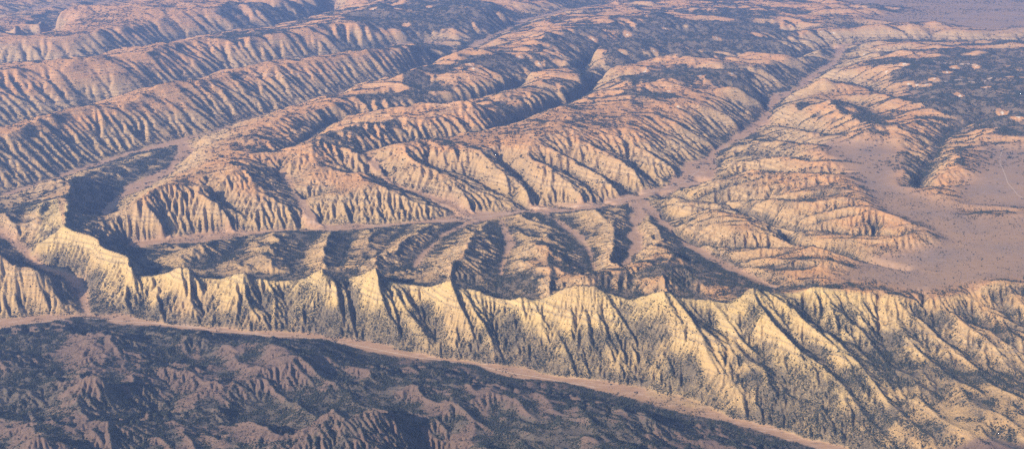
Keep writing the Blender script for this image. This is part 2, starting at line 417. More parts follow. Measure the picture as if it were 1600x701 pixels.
for nme, dpt in (('canyon_one', 110), ('canyon_two', 120), ('trough', 60), ('strata', 50), ('spur_a', 45), ('spur_b', 45), ('spur_c', 45), ('spur_d', 45), ('spur_e', 40),
                 ('east_a', 85), ('east_b', 85), ('east_c', 85), ('east_d', 85), ('east_e', 85), ('east_f', 85), ('east_g', 85), ('east_h', 85), ('east_j', 40)):
    m = (floor_id == VN.index(nme)).astype(float)
    base1 = base1 - dpt * np.clip(blur_(m, 6 if nme.startswith('east') else 3) * 2.2, 0, 1)

# ------------------------------------------------------------------ erosion
def erode(z, base, fix, shape, steps, K, diff, alpha, maxdep):
    nr, nc = shape
    f4 = np.float32
    z = z.astype(f4); base = base.astype(f4); K = K.astype(f4); maxdep = np.asarray(maxdep, f4)
    r, th = grid_coords(nr, nc)
    d = DTH * (NC - 1) / (nc - 1)
    cell = (r * d)[:, None] * np.ones((1, nc))
    cf = cell.ravel()
    idx = np.arange(nr * nc, dtype=np.int32).reshape(nr, nc)
    offs = [(-1, 0), (1, 0), (0, -1), (0, 1), (-1, -1), (-1, 1), (1, -1), (1, 1)]
    area = np.ones(nr * nc, f4)
    A = area.copy()
    fx = fix.ravel()
    jit = (0.55 + 0.9 * rng.random((nr, nc))).astype(f4)
    for it in range(steps):
        p = np.pad(z, 1, mode='edge')
        best = np.zeros((nr, nc), f4); rcv = idx.copy(); dist = np.ones((nr, nc), f4)
        for (a, b) in offs:
            L = 1.0 if a == 0 or b == 0 else 1.4142
            s = (z - p[1 + a:1 + a + nr, 1 + b:1 + b + nc]) * f4(1 / L)
            if it % 3 == 0: jit = np.roll(jit, (7 * a + 3, 11 * b + 5), (0, 1))
            sj = s * jit if (a + b) % 2 else s * (f4(2) - jit)
            m = (sj > best) & (s > 0)
            s = sj
            np.copyto(best, s, where=m)
            np.copyto(rcv, idx + np.int32(a * nc + b), where=m)
            np.copyto(dist, f4(L), where=m)
        rc = np.clip(rcv.ravel(), 0, nr * nc - 1)
        self_ = rc == idx.ravel()
        for q in range(4):
            A = (area + np.bincount(rc, weights=np.where(self_, f4(0), A), minlength=nr * nc)).astype(f4)
        zf = z.ravel()
        F = K * np.maximum(np.sqrt(A) - 0.85, 0) / dist.ravel()
        zn = (zf + F * zf[rc]) / (1 + F)
        z = zn.reshape(nr, nc)
        p = np.pad(z, 1, mode='edge')
        lap = 0.25 * (p[:-2, 1:-1] + p[2:, 1:-1] + p[1:-1, :-2] + p[1:-1, 2:]) - z
        mn = np.minimum(np.minimum(p[:-2, 1:-1], p[2:, 1:-1]), np.minimum(p[1:-1, :-2], p[1:-1, 2:]))
        z = z + diff * lap + alpha * (base - z)
        z = np.maximum(np.maximum(z, mn), base - maxdep)
        z = np.where(fix, base, z)
    return z.astype(float), A.reshape(nr, nc)

smooth_zone = np.zeros_like(base1)                      # grass flats and far plain stay smooth
def poly_mask(PX, PY, poly):
    inside = np.zeros(PX.shape, bool)
    n = len(poly); j = n - 1
    for i in range(n):
        xi, yi = poly[i]; xj, yj = poly[j]
        c = ((yi > PY) != (yj > PY)) & (PX < (xj - xi) * (PY - yi) / (yj - yi + 1e-9) + xi)
        inside ^= c; j = i
    return inside
FLATS = [zp('1275,206 1330,225 1398,220 1415,250 1408,290 1440,305 1490,320 1500,335 1720,330 1720,436 1560,432 1500,448 1450,462 1420,455 1360,443 1300,440 1330,412 1372,396 1430,388 1470,378 1430,350 1370,332 1340,300 1318,270 1290,240'),
         zp('1530,225 1720,228 1720,332 1490,325 1500,290'), zp('1405,146 1442,143 1445,162 1415,168'),
         zp('1340,32 1450,10 1720,12 1720,46 1560,50 1440,40'), zp('1100,-40 1720,-40 1720,15 1330,12')]
PX1, PY1 = to_px(WX1, WY1, base1)
PXw = PX1 + 14 * fbm(WX1, WY1, 600, 4, 41); PYw = PY1 + 7 * fbm(WX1, WY1, 600, 4, 43)
for f in FLATS: smooth_zone[poly_mask(PXw, PYw, f)] = 1
def blur(a, n):
    for _ in range(n):
        p = np.pad(a, 1, mode='edge')
        a = 0.25 * (p[:-2, 1:-1] + p[2:, 1:-1] + p[1:-1, :-2] + p[1:-1, 2:]) * 0.8 + 0.2 * a
    return a
flat1 = blur(smooth_zone, 40)

PLATEAU = [zp('330,-20 1720,-20 1720,235 1480,225 1300,215 1200,170 1080,140 960,170 860,160 760,190 560,240 430,245 520,160 700,75 560,85 340,70')]
rough = (1 - flat1)
dist1 = np.where(floor_id >= 0, 0.0, 1e6)
cell1 = (rr * DTH * (NC - 1) / (H1C - 1))[:, None]
for it in range(70):
    p = np.pad(dist1, 1, mode='edge')
    dist1 = np.minimum(dist1, cell1 + np.minimum(np.minimum(p[:-2, 1:-1], p[2:, 1:-1]), np.minimum(p[1:-1, :-2], p[1:-1, 2:])))
    dist1 = np.minimum(dist1, 1.414 * cell1 + np.minimum(np.minimum(p[:-2, :-2], p[2:, 2:]), np.minimum(p[2:, :-2], p[:-2, 2:])))
rise = 1 - np.exp(-dist1 / 320)
cdist = np.where(ridge_id == RN.index('escarpment'), 0.0, 1e6)
for it in range(60):
    p = np.pad(cdist, 1, mode='edge')
    cdist = np.minimum(cdist, cell1 + np.minimum(np.minimum(p[:-2, 1:-1], p[2:, 1:-1]), np.minimum(p[1:-1, :-2], p[1:-1, 2:])))
crest_gate = np.clip(cdist / 350, 0, 1); far_gate = np.clip((cdist - 250) / 900, 0, 1)
foot_gate = blur_((WY1 < np.interp(WX1, *(lambda q: (q[0][np.argsort(q[0])], q[1][np.argsort(q[0])]))(densify(VALLEYS['front'][1])[:2])) - 60).astype(float), 6)
# slanting spurs on the escarpment face
dip1 = np.clip((WY1 - 11000) / 300, 0, 1) * blur_(((PY1 > 330) & (PX1 < 1080) & (PX1 > 200)).astype(float), 5)
yc = np.interp(tt, *(lambda q: (np.arctan2(q[0], q[1])[np.argsort(np.arctan2(q[0], q[1]))], np.hypot(q[0], q[1])[np.argsort(np.arctan2(q[0], q[1]))]))(densify(crest)[:2]))
face = (RR < yc[None, :]) & (RR > 8200)
fgate = blur(face.astype(float), 6) * crest_gate
uu = (WX1 * 0.93 + WY1 * 0.36 + 260 * fbm(WX1, WY1, 900, 3, 55)) / 370.0
vv = np.abs(uu - np.rint(uu)) * 2
uu2 = (WX1 * 0.93 + WY1 * 0.36 + 160 * fbm(WX1, WY1, 500, 3, 57)) / 170.0
vv2 = np.abs(uu2 - np.rint(uu2)) * 2
spur = (0.75 - 0.3 * np.clip((PX1 - 1000) / 300, 0, 1)) * fgate * (1 - foot_gate) * rise * ((vv - 0.5) * 80 * (0.6 + 1.2 * np.clip(0.5 + fbm(WX1, WY1, 1500, 2, 58), 0, 1)) + (vv2 - 0.5) * 34)
plat1 = np.zeros_like(base1)
for f in PLATEAU: plat1[poly_mask(PX1, PY1, f)] = 1
plat1 = blur(plat1, 25)
east1 = np.clip((PX1 - 1080) / 120, 0, 1) * np.clip((WY1 - 11600) / 800, 0, 1) * np.clip((430 - PY1) / 40, 0, 1)
fanz = np.zeros_like(base1); fanz[poly_mask(PX1, PY1, zp('1040,300 1110,250 1160,228 1280,222 1350,300 1450,345 1480,385 1400,425 1280,450 1180,440 1080,385 1020,330'))] = 1
east1 = east1 * (1 - 0.75 * blur(fanz, 15))
wa, wb = 500 * fbm(WX1, WY1, 2500, 3, 91), 300 * fbm(WX1, WY1, 1500, 3, 93)
fing = 0.5 - np.abs(fbm((WX1 + wa) * 0.30, WY1 + wb, 620, 3, 95)) * 2.2
fing4 = 0.5 - np.abs(fbm((WX1 + 0.6 * wa) * 0.24, WY1 + 0.22 * WX1 + 0.6 * wb, 300, 3, 105)) * 2.4
fanb = blur(fanz, 15)
fing2 = 0.5 - np.abs(fbm((WX1 + wa) * 0.35, WY1 + wb, 300, 2, 97)) * 2.2
finger = (np.clip(plat1 + east1, 0, 1) * 110 * fing + np.clip(plat1 + east1, 0, 1) * 60 * fing2 + fanb * 95 * fing4) * np.clip(rise * 1.2 - 0.1, 0, 1)
fing3 = 0.5 - np.abs(fbm(WX1 * 0.9 + 0.3 * WY1 + wa, (WY1 - 0.3 * WX1) * 0.55 + wb, 420, 3, 99)) * 2.2
dipf = dip1 * (RR > yc[None, :]) * far_gate * 80 * fing3 * np.clip(rise * 1.3 - 0.1, 0, 1)
foot_r = foot_gate * rise * 65 * (0.45 - np.abs(fbm(WX1 * 0.8 + 0.6 * WY1, (WY1 * 0.8 - 0.6 * WX1) * 0.5, 520, 4, 101)) * 2.2)
base2 = base1 + foot_r + dipf + rough * (np.minimum(dist1, 650) / 650 * 115 * far_gate + finger * far_gate) + spur * rough
big_wash = np.isin(floor_id, [k for k, n_ in enumerate(VN) if VALLEYS[n_][0] >= 24])
fix1 = big_wash
keep = rise * np.clip(far_gate + 0.12, 0, 1) * (1 + 1.9 * foot_gate)
zb1 = base2 + rough * keep * (60 + 55 * np.clip((RR - 14500) / 4000, 0, 1)) * fbm(WX1, WY1, 700, 4, 53)
z1 = zb1 + rough * np.clip(rise, 0, 1) * (20 * fbm(WX1, WY1, 130, 3, 51) + (22 + 30 * np.clip((RR - 15000) / 4000, 0, 1)) * fbm(WX1, WY1, 420, 2, 52))
Kmap1 = 0.062 * (np.clip(0.9 + 1.7 * fbm(WX1, WY1, 1300, 3, 54), 0.3, 1.9) * np.clip(cdist / 160, 0.15, 1) * (1 - 0.1 * fgate) * (1 - 0.45 * np.clip((RR - 16000) / 4000, 0, 1)) * (0.10 + 0.90 * rough) * (1 + 0.3 * foot_gate)).ravel()
far1 = np.clip((RR - 13500) / 5000, 0, 1)
MD = (105 + 60 * far1 - 25 * fgate) * rough * (1 - 0.2 * foot_gate) + 2
z1, A1 = erode(z1, zb1, fix1, (H1R, H1C), 110, Kmap1, (0.008 + 0.030 * np.clip((RR - 13500) / 5000, 0, 1)).astype(np.float32), 0.026, MD)

RF, TF = np.meshgrid(*grid_coords(NR, NC), indexing='ij')
WX, WY = RF * np.sin(TF), RF * np.cos(TF)
z = up2(z1, (NR, NC))
flat = up2(flat1, (NR, NC)); rough2 = 1 - flat
fix2 = up2(blur(fix1.astype(float), 1), (NR, NC)) > 0.5
fl2 = up2(blur(fix1.astype(float), 2), (NR, NC))
zbase = up2(z1, (NR, NC))
z = z + rough2 * 12 * fbm(WX, WY, 70, 3, 61) * (1 - fl2)
zb2 = zbase + rough2 * 6 * fbm(WX, WY, 220, 2, 63) * (1 - fl2)
Kmap2 = 0.075 * ((0.10 + 0.90 * rough2) * (1 - 0.15 * up2(fgate, (NR, NC)))).ravel()
z, A2 = erode(z, zb2, fix2, (NR, NC), 48, Kmap2, (0.008 + 0.02 * np.clip((RF - 13500) / 5000, 0, 1)).astype(np.float32), 0.03, 42.0 - 14 * up2(fgate, (NR, NC)) - 28 * np.clip((RF - 14000) / 7000, 0, 1))
# rock benches: ledges that follow the level beds
led = (z + 40 * fbm(WX, WY, 2500, 2, 71)) / 62.0
fr = led - np.floor(led)
lr_ = np.hypot(np.gradient(blur(z, 3), axis=0), np.gradient(blur(z, 3), axis=1)) / (RF * DTH)
z = z + np.clip((lr_ - 0.2) * 4, 0, 1) * rough2 * (1 - fl2) * 7.0 * (np.clip(fr * 3 - 1, 0, 1) - fr) * np.clip(1.2 + 2 * fbm(WX, WY, 800, 3, 73), 0, 1)

# slopes and aspect
d = DTH
gz_r = np.gradient(z, axis=0) / (RF * d); gz_t = np.gradient(z, axis=1) / (RF * d)
zs = blur(z, 6)
gsr = np.gradient(zs, axis=0) / (RF * d); gst = np.gradient(zs, axis=1) / (RF * d)
gx = gsr * np.sin(TF) + gst * np.cos(TF); gy = gsr * np.cos(TF) - gst * np.sin(TF)
slope = np.hypot(gx, gy)
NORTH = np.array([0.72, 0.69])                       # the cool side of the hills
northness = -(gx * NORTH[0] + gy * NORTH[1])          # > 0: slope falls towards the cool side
PX, PY = to_px(WX, WY, z)
prom = z - zs
prom2 = z - up2(blur(z[::2, ::2], 60), z.shape)          # > 0 on spurs and knolls, < 0 in hollows

# ------------------------------------------------------------------ which landform each spot belongs to
lab = ridge_id.copy()
barrier = fix1 & (ridge_id < 0)
lab[0, :] = np.where(lab[0, :] < 0, RN.index('foothill'), lab[0, :])
for it in range(900):
    free = (lab < 0) & ~barrier
    if not free.any(): break
    p = np.pad(lab, 1, mode='edge')
    before = free.sum()
    for sh in ((p[:-2, 1:-1]), (p[2:, 1:-1]), (p[1:-1, :-2]), (p[1:-1, 2:])):
        m = free & (lab < 0) & (sh >= 0)
        lab[m] = sh[m]
    if ((lab < 0) & ~barrier).sum() == before: break
WASH = ['front', 'main', 'west', 'fork', 'second', 'back_c', 'back_d', 'cove', 'third']
for it in range(40):
    free = lab < 0
    if not free.any(): break
    p = np.pad(lab, 1, mode='edge')
    for sh in ((p[:-2, 1:-1]), (p[2:, 1:-1]), (p[1:-1, :-2]), (p[1:-1, 2:])):
        m = free & (lab < 0) & (sh >= 0)
        lab[m] = sh[m]
region1 = lab.copy()
for k, nme in enumerate(WASH): region1[floor_id == VN.index(nme)] = 100 + k
is_esc = up2(blur((lab == RN.index('escarpment')).astype(float), 4), (NR, NC))
is_foot = up2(blur((lab == RN.index('foothill')).astype(float), 4), (NR, NC))

# ------------------------------------------------------------------ ground cover fields
FORESTS = [zp('560,-5 700,0 800,10 770,38 690,48 610,45 560,30'), zp('720,85 780,82 860,60 960,38 1100,28 1230,25 1260,48 1060,64 930,72 905,95 860,108 780,118 730,108'),
           zp('925,80 1066,70 1240,54 1230,78 1100,92 980,100 930,112'), zp('1330,74 1420,82 1500,78 1700,80 1700,225 1560,215 1500,185 1440,180 1400,140 1350,105'),
           zp('1200,172 1290,160 1350,180 1385,205 1350,225 1280,205 1220,195'), zp('330,30 440,5 530,10 480,30 380,38'), zp('1000,100 1180,100 1160,115 1060,130 990,125'),
           zp('1000,410 1045,400 1140,440 1120,465 1020,450 985,430'), zp('770,420 800,400 860,440 830,465 775,460')]
forest = np.zeros_like(z)
PXc, PYc = PX + 20 * fbm(WX, WY, 1200, 4, 81), PY + 7 * fbm(WX, WY, 1200, 4, 83)
for f in FORESTS: forest[poly_mask(PXc, PYc, f)] = 1
forest = up2(blur(forest[::4, ::4], 40), forest.shape)
plat = np.zeros_like(z)
for f in PLATEAU: plat[poly_mask(PX, PY, f)] = 1
plat = up2(blur(plat[::4, ::4], 30), plat.shape)
n_big = fbm(WX, WY, 700, 4, 85); n_mid = fbm(WX, WY, 240, 3, 87)
n_wood = fbm(WX * 0.4, WY, 800, 6, 89); n_frag = fbm(WX * 0.45, WY, 260, 3, 90)
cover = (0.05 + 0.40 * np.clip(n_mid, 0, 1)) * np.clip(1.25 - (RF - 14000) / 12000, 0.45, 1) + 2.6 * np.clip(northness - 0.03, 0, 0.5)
cover = cover + 0.30 * np.clip((n_wood + 0.05) * 3, 0, 1) * np.clip(1 - slope * 2.5, 0, 1) * np.clip((z - 420) / 120, 0, 1)
wood = np.clip((n_wood * 1.5 + 1.25 * forest - 0.26 + 1.2 * northness) * 3.5, 0, 1) * np.clip(plat + forest, 0, 1)
wood = np.clip(wood * 1.3 + 1.5 * n_frag - 0.12, 0, 1) * (wood > 0.02)
cover = cover + wood * 0.88
streak = fbm((WX + 400 * n_big) * 0.28, WY + 120 * n_mid, 300, 5, 103)
east = up2(east1, (NR, NC))
cover = cover + 0.6 * np.clip((streak * 1.7 + 0.6 * n_wood + 0.5 * forest + 1.4 * northness - 0.12) * 4, 0, 1) * np.clip(plat + 0.8 * east, 0, 1)
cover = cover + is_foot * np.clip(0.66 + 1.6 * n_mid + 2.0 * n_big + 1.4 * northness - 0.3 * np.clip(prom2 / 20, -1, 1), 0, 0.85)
cth = densify(crest); oc = np.argsort(np.arctan2(cth[0], cth[1]))
relh = np.clip((z - 30) / (np.interp(TF, np.arctan2(cth[0], cth[1])[oc], blur(cth[2][oc][None, :], 200)[0]) - 30), 0, 1)
is_dip = up2(blur((lab == RN.index('dip_slope')).astype(float), 4), (NR, NC))
hollow = np.clip(-prom2 / 28, 0, 1)
front = is_esc * np.clip((np.interp(TF, tt, yc) - RF) / 60 + 0.5, 0, 1)
back = np.clip(is_esc - front, 0, 1)
cover = cover + front * np.clip(0.80 - 0.98 * relh ** 1.5 + 0.4 * hollow - 0.3 * np.clip(prom2 / 20, 0, 1) - 0.5 * np.clip(0.16 - relh, 0, 1) + 1.0 * n_mid + 0.9 * n_big, 0, 0.65)
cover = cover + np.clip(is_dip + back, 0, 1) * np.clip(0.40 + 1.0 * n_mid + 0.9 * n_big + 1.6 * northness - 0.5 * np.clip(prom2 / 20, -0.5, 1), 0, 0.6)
is_fan = up2(blur((lab == RN.index('fan')).astype(float), 4), (NR, NC))
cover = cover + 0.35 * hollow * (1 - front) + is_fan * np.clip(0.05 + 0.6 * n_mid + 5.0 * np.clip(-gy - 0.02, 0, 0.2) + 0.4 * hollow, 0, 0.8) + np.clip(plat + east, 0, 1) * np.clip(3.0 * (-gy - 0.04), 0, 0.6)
cover = cover * (1 - np.clip(fl2 * 1.3, 0, 1)) * (1 - 0.93 * flat) + 0.25 * flat * np.clip((n_wood - 0.42) * 6, 0, 1) * (RF < 24000) + 0.010 * (1 - fl2) * (RF < 15500)
cover = cover + 0.14 * np.clip((n_mid - 0.12) * 3, 0, 1) * fl2 * (1 - flat)
cover = np.clip(cover, 0, 0.9)
CLEARINGS = zp('611,82 583,15 621,13 740,107 733,99 812,89 843,100 877,88 870,78 927,62 898,75 972,83 1022,80 1007,113 1045,142 1059,167 670,12 635,40 630,52 1094,118 1144,115 1413,100 1420,132 1433,133 1491,107 1526,103 1591,183 1566,177 1448,132 1460,123 1480,113 1540,137 1283,50 1303,52 1350,85 1385,112 1500,150 1575,120 1120,60 1040,45 980,55')
CX, CY, CZ = drape([c_[0] for c_ in CLEARINGS], [c_[1] for c_ in CLEARINGS], z)
for a_, b_ in zip(CX, CY):
    ri_, ci_ = rc_of(a_, b_, NR, NC); ri_, ci_ = int(ri_), int(ci_)
    sl = (slice(max(0, ri_ - 5), ri_ + 6), slice(max(0, ci_ - 5), ci_ + 6))
    cover[sl] = np.where(np.hypot(WX[sl] - a_, WY[sl] - b_) < 110, 0, cover[sl])
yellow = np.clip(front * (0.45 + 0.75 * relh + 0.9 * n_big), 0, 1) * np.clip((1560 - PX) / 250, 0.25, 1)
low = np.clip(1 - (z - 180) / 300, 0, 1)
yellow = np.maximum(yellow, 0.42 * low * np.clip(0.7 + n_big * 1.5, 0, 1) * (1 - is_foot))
wash = np.clip(up2(blur(fix1.astype(float), 4), (NR, NC)) * 1.6 + 0.8 * n_mid * (fl2 > 0.02) - 0.05, 0, 1)
redness = np.clip((z - 350) / 260 + 0.8 * n_big + (0.2 - slope) * 1.2, 0, 1) * (1 - front * 0.85 * np.clip((1500 - PX) / 200, 0, 1))

# ------------------------------------------------------------------ material of the ground
def new_mat(name):
    m = bpy.data.materials.new(name); m.use_nodes = True
    nt = m.node_tree
    return m, nt, nt.nodes['Principled BSDF']
def N(nt, t, **kw):
    n = nt.nodes.new(t)
    for k, v in kw.items(): setattr(n, k, v)
    return n
def mix(nt, fac, a, b):
    n = N(nt, 'ShaderNodeMix', data_type='RGBA')
    for sock, v in ((n.inputs[0], fac), (n.inputs[6], a), (n.inputs[7], b)):
        if isinstance(v, (int, float)): sock.default_value = v
        elif isinstance(v, tuple): sock.default_value = (*v, 1)
        else: nt.links.new(v, sock)
    return n.outputs[2]
def mth(nt, op, a, b=0.0, clamp=False):
    n = N(nt, 'ShaderNodeMath', operation=op, use_clamp=clamp)
    for sock, v in ((n.inputs[0], a), (n.inputs[1], b)):
        if isinstance(v, (int, float)): sock.default_value = v
        else: nt.links.new(v, sock)
    return n.outputs[0]
def noise(nt, vec, scale, detail=4, rough=0.6):
    n = N(nt, 'ShaderNodeTexNoise')
    nt.links.new(vec, n.inputs['Vector'])
    n.inputs['Scale'].default_value = scale; n.inputs['Detail'].default_value = detail; n.inputs['Roughness'].default_value = rough
    return n.outputs[0]

ground_mat, nt, bsdf = new_mat('desert_ground')
geo = N(nt, 'ShaderNodeNewGeometry')
pos = geo.outputs['Position']
att = {}
for a in ('yellow', 'wash', 'redness', 'cover', 'flat', 'foot', 'steep'):
    att[a] = N(nt, 'ShaderNodeAttribute', attribute_name=a).outputs['Fac']
big = noise(nt, pos, 0.0016, 5, 0.6)
mid = noise(nt, pos, 0.008, 5, 0.65)
fine = noise(nt, pos, 0.045, 4, 0.7)
sep = N(nt, 'ShaderNodeSeparateXYZ'); nt.links.new(pos, sep.inputs[0])
bed = N(nt, 'ShaderNodeTexNoise', noise_dimensions='1D')
zb = mth(nt, 'ADD', mth(nt, 'MULTIPLY', sep.outputs[2], 0.035), mth(nt, 'MULTIPLY', mid, 0.9))
nt.links.new(zb, bed.inputs['W']); bed.inputs['Scale'].default_value = 1.0; bed.inputs['Detail'].default_value = 3
tan = mix(nt, big, (0.48, 0.305, 0.135), (0.44, 0.255, 0.11))
tan = mix(nt, mth(nt, 'MULTIPLY', att['redness'], 0.85), tan, (0.55, 0.26, 0.095))
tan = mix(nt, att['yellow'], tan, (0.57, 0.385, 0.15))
beds = mth(nt, 'MULTIPLY', mth(nt, 'MULTIPLY', mth(nt, 'SUBTRACT', bed.outputs[0], 0.5), 4.0), mth(nt, 'ADD', mth(nt, 'MULTIPLY', att['steep'], 0.9), 0.1))
tan = mix(nt, mth(nt, 'MULTIPLY', mth(nt, 'MAXIMUM', beds, 0.0), 0.55, True), tan, (0.24, 0.19, 0.145))
tan = mix(nt, mth(nt, 'MULTIPLY', mth(nt, 'MAXIMUM', mth(nt, 'MULTIPLY', beds, -1.0), 0.0), 0.35, True), tan, (0.58, 0.46, 0.30))
tan = mix(nt, mth(nt, 'MULTIPLY', mth(nt, 'SUBTRACT', mid, 0.45), 1.6, True), tan, (0.25, 0.19, 0.13))
mp = N(nt, 'ShaderNodeMapping'); nt.links.new(pos, mp.inputs[0]); mp.inputs['Scale'].default_value = (0.25, 1.0, 1.0); mp.inputs['Rotation'].default_value = (0, 0, -0.35)
braid = noise(nt, mp.outputs[0], 0.03, 5, 0.6)
grass = mix(nt, mid, (0.28, 0.165, 0.095), (0.36, 0.22, 0.125))
grass = mix(nt, mth(nt, 'MULTIPLY', mth(nt, 'SUBTRACT', big, 0.42), 3.0, True), grass, (0.22, 0.155, 0.12))
grass = mix(nt, mth(nt, 'MULTIPLY', mth(nt, 'SUBTRACT', braid, 0.5), 2.5, True), grass, (0.40, 0.26, 0.175))
washc = mix(nt, mid, (0.43, 0.25, 0.135), (0.32, 0.185, 0.105))
washc = mix(nt, mth(nt, 'MULTIPLY', mth(nt, 'SUBTRACT', braid, 0.52), 5.0, True), washc, (0.50, 0.34, 0.235))
washc = mix(nt, mth(nt, 'MULTIPLY', mth(nt, 'SUBTRACT', 0.42, braid), 6.0, True), washc, (0.20, 0.14, 0.10))
tan = mix(nt, att['foot'], tan, mix(nt, mid, (0.19, 0.12, 0.088), (0.13, 0.09, 0.07)))
c = mix(nt, att['flat'], tan, grass)
c = mix(nt, att['wash'], c, washc)
# low sage scrub between the trees, too small to tell apart
vor = N(nt, 'ShaderNodeTexVoronoi'); nt.links.new(pos, vor.inputs['Vector']); vor.inputs['Scale'].default_value = 0.075
scrub = mth(nt, 'LESS_THAN', vor.outputs['Distance'], mth(nt, 'MULTIPLY', mth(nt, 'ADD', att['cover'], mth(nt, 'MULTIPLY', mth(nt, 'SUBTRACT', fine, 0.5), 0.5)), 0.85))
c = mix(nt, mth(nt, 'MULTIPLY', scrub, 0.75), c, (0.105, 0.095, 0.07))
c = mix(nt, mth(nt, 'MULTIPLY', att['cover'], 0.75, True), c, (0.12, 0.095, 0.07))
nt.links.new(c, bsdf.inputs['Base Color'])
bsdf.inputs['Roughness'].default_value = 0.95
bsdf.inputs['Specular IOR Level'].default_value = 0.1
bump = N(nt, 'ShaderNodeBump'); bump.inputs['Distance'].default_value = 24.0; bump.inputs['Strength'].default_value = 0.9
rbump = mth(nt, 'MULTIPLY', mth(nt, 'ADD', noise(nt, pos, 0.018, 6, 0.75), mth(nt, 'MULTIPLY', bed.outputs[0], 0.35)), mth(nt, 'SUBTRACT', 1.0, mth(nt, 'MULTIPLY', mth(nt, 'MAXIMUM', att['flat'], att['wash']), 0.85)))
nt.links.new(rbump, bump.inputs['Height']); nt.links.new(bump.outputs[0], bsdf.inputs['Normal'])

# ------------------------------------------------------------------ ground mesh, split by landform
th = np.linspace(TH0, TH1, 1400)
thx = TH1 + (math.pi - TH1) * (np.arange(1, 27) / 26.0) ** 1.6
theta = np.concatenate([-thx[::-1], th, thx])
rcore = RMIN * np.exp(np.linspace(0, math.log(RMAX / RMIN), 900))
rad = np.concatenate([np.linspace(300, RMIN, 14)[:-1], rcore, RMAX * np.exp(np.linspace(0, 1.0, 26)[1:])])
MR, MT = np.meshgrid(rad, theta, indexing='ij')
def reflect(v, n):
    v = np.abs(v); v = np.mod(v, 2 * (n - 1))
    return np.where(v > n - 1, 2 * (n - 1) - v, v)
def lookup(a):
    ri = reflect(np.log(MR / RMIN) / DTH, NR); ci = reflect((MT - TH0) / DTH, NC)
    return sample(a, ri, ci)
MX, MY = MR * np.sin(MT), MR * np.cos(MT)
MZ = lookup(z)
nrm_r, nrm_c = MZ.shape
P = np.stack([MX, MY, MZ], -1)
du = np.gradient(P, axis=0); dv = np.gradient(P, axis=1)
nor = np.cross(dv, du); nor /= np.linalg.norm(nor, axis=-1, keepdims=True) + 1e-12
nor[nor[..., 2] < 0] *= -1
fields = {'yellow': lookup(yellow), 'wash': lookup(wash), 'redness': lookup(redness), 'cover': lookup(cover), 'flat': lookup(flat), 'foot': lookup(is_foot * (1 - wash)), 'steep': lookup(np.clip((slope - 0.15) * 4, 0, 1))}
rg_r = np.clip(np.rint(reflect(np.log(MR / RMIN) / DTH, NR) / 2), 0, H1R - 1).astype(int)
rg_c = np.clip(np.rint(reflect((MT - TH0) / DTH, NC) / 2), 0, H1C - 1).astype(int)
reg = region1[rg_r, rg_c]
outer = (np.abs(MT) > TH1) | (MR < RMIN) | (MR > RMAX)
reg = np.where(outer, 999, reg)
freg = reg[:-1, :-1].ravel()
qi = (np.arange(nrm_r - 1)[:, None] * nrm_c + np.arange(nrm_c - 1)[None, :]).ravel()
quads = np.stack([qi, qi + 1, qi + nrm_c + 1, qi + nrm_c], -1)
Pf = P.reshape(-1, 3).astype(np.float32); nf = nor.reshape(-1, 3).astype(np.float32)

def mesh_from(name, verts, faces, mat, smooth=True):
    me = bpy.data.meshes.new(name)
    me.vertices.add(len(verts)); me.vertices.foreach_set('co', np.asarray(verts, np.float32).ravel())
    k = faces.shape[1]
    me.loops.add(faces.size); me.loops.foreach_set('vertex_index', faces.astype(np.int32).ravel())
    me.polygons.add(len(faces)); me.polygons.foreach_set('loop_start', np.arange(0, faces.size, k, dtype=np.int32))
    me.update(calc_edges=True)
    if smooth: me.polygons.foreach_set('use_smooth', np.ones(len(faces), bool))
    me.materials.append(mat)
    return me
def tag(o, label, cat=None, kind=None, group=None):
    o['label'] = label
    if cat: o['category'] = cat
    if kind: o['kind'] = kind
    if group: o['group'] = group
    return o

WASH_INFO = {
 'front': ('dry_wash', 'pinkish sandy wash winding along the foot of the yellow escarpment', 'wash'),
 'main': ('dry_wash', 'longest pinkish wash curving through the middle of the view', 'wash'),
 'west': ('dry_wash', 'brown wash below the striped ridges at the upper left', 'wash'),
 'fork': ('dry_wash', 'short straight pink wash running behind the left bright peak', 'wash'),
 'second': ('dry_wash', 'narrow wash between the nearest and second striped ridges at left', 'wash'),
 'third': ('dry_wash', 'hazy narrow wash behind the second striped ridge at upper left', 'wash'),
 'back_c': ('dry_wash', 'short curved pink wash, left one of the forked pair behind the escarpment', 'wash'),
 'back_d': ('dry_wash', 'long diagonal pink wash, right one of the forked pair behind the escarpment', 'wash'),
 'cove': ('dry_wash', 'small sandy wash in the bowl left of the escarpment', 'wash')}
NAMES = {'escarpment': ('escarpment', 'escarpment'), 'west_spur': ('hill', 'hill'), 'ridge_c': ('ridge', 'ridge'), 'ridge_b': ('ridge', 'ridge'), 'ridge_a': ('ridge', 'ridge'),
         'ridge_z': ('ridge', 'ridge'), 'mesa_d': ('plateau', 'plateau'), 'bench': ('plateau', 'plateau'), 'mesa_e': ('mesa', 'mesa'), 'mesa_f': ('hill', 'hill'),
         'dip_slope': ('slope', 'slope'), 'fan': ('hill', 'hill'), 'knoll': ('hill', 'hill'), 'east_woods': ('plateau', 'plateau'), 'flat': ('grassland', 'grassland'),
         'plain': ('plain', 'plain'), 'foothill': ('hill', 'hill')}
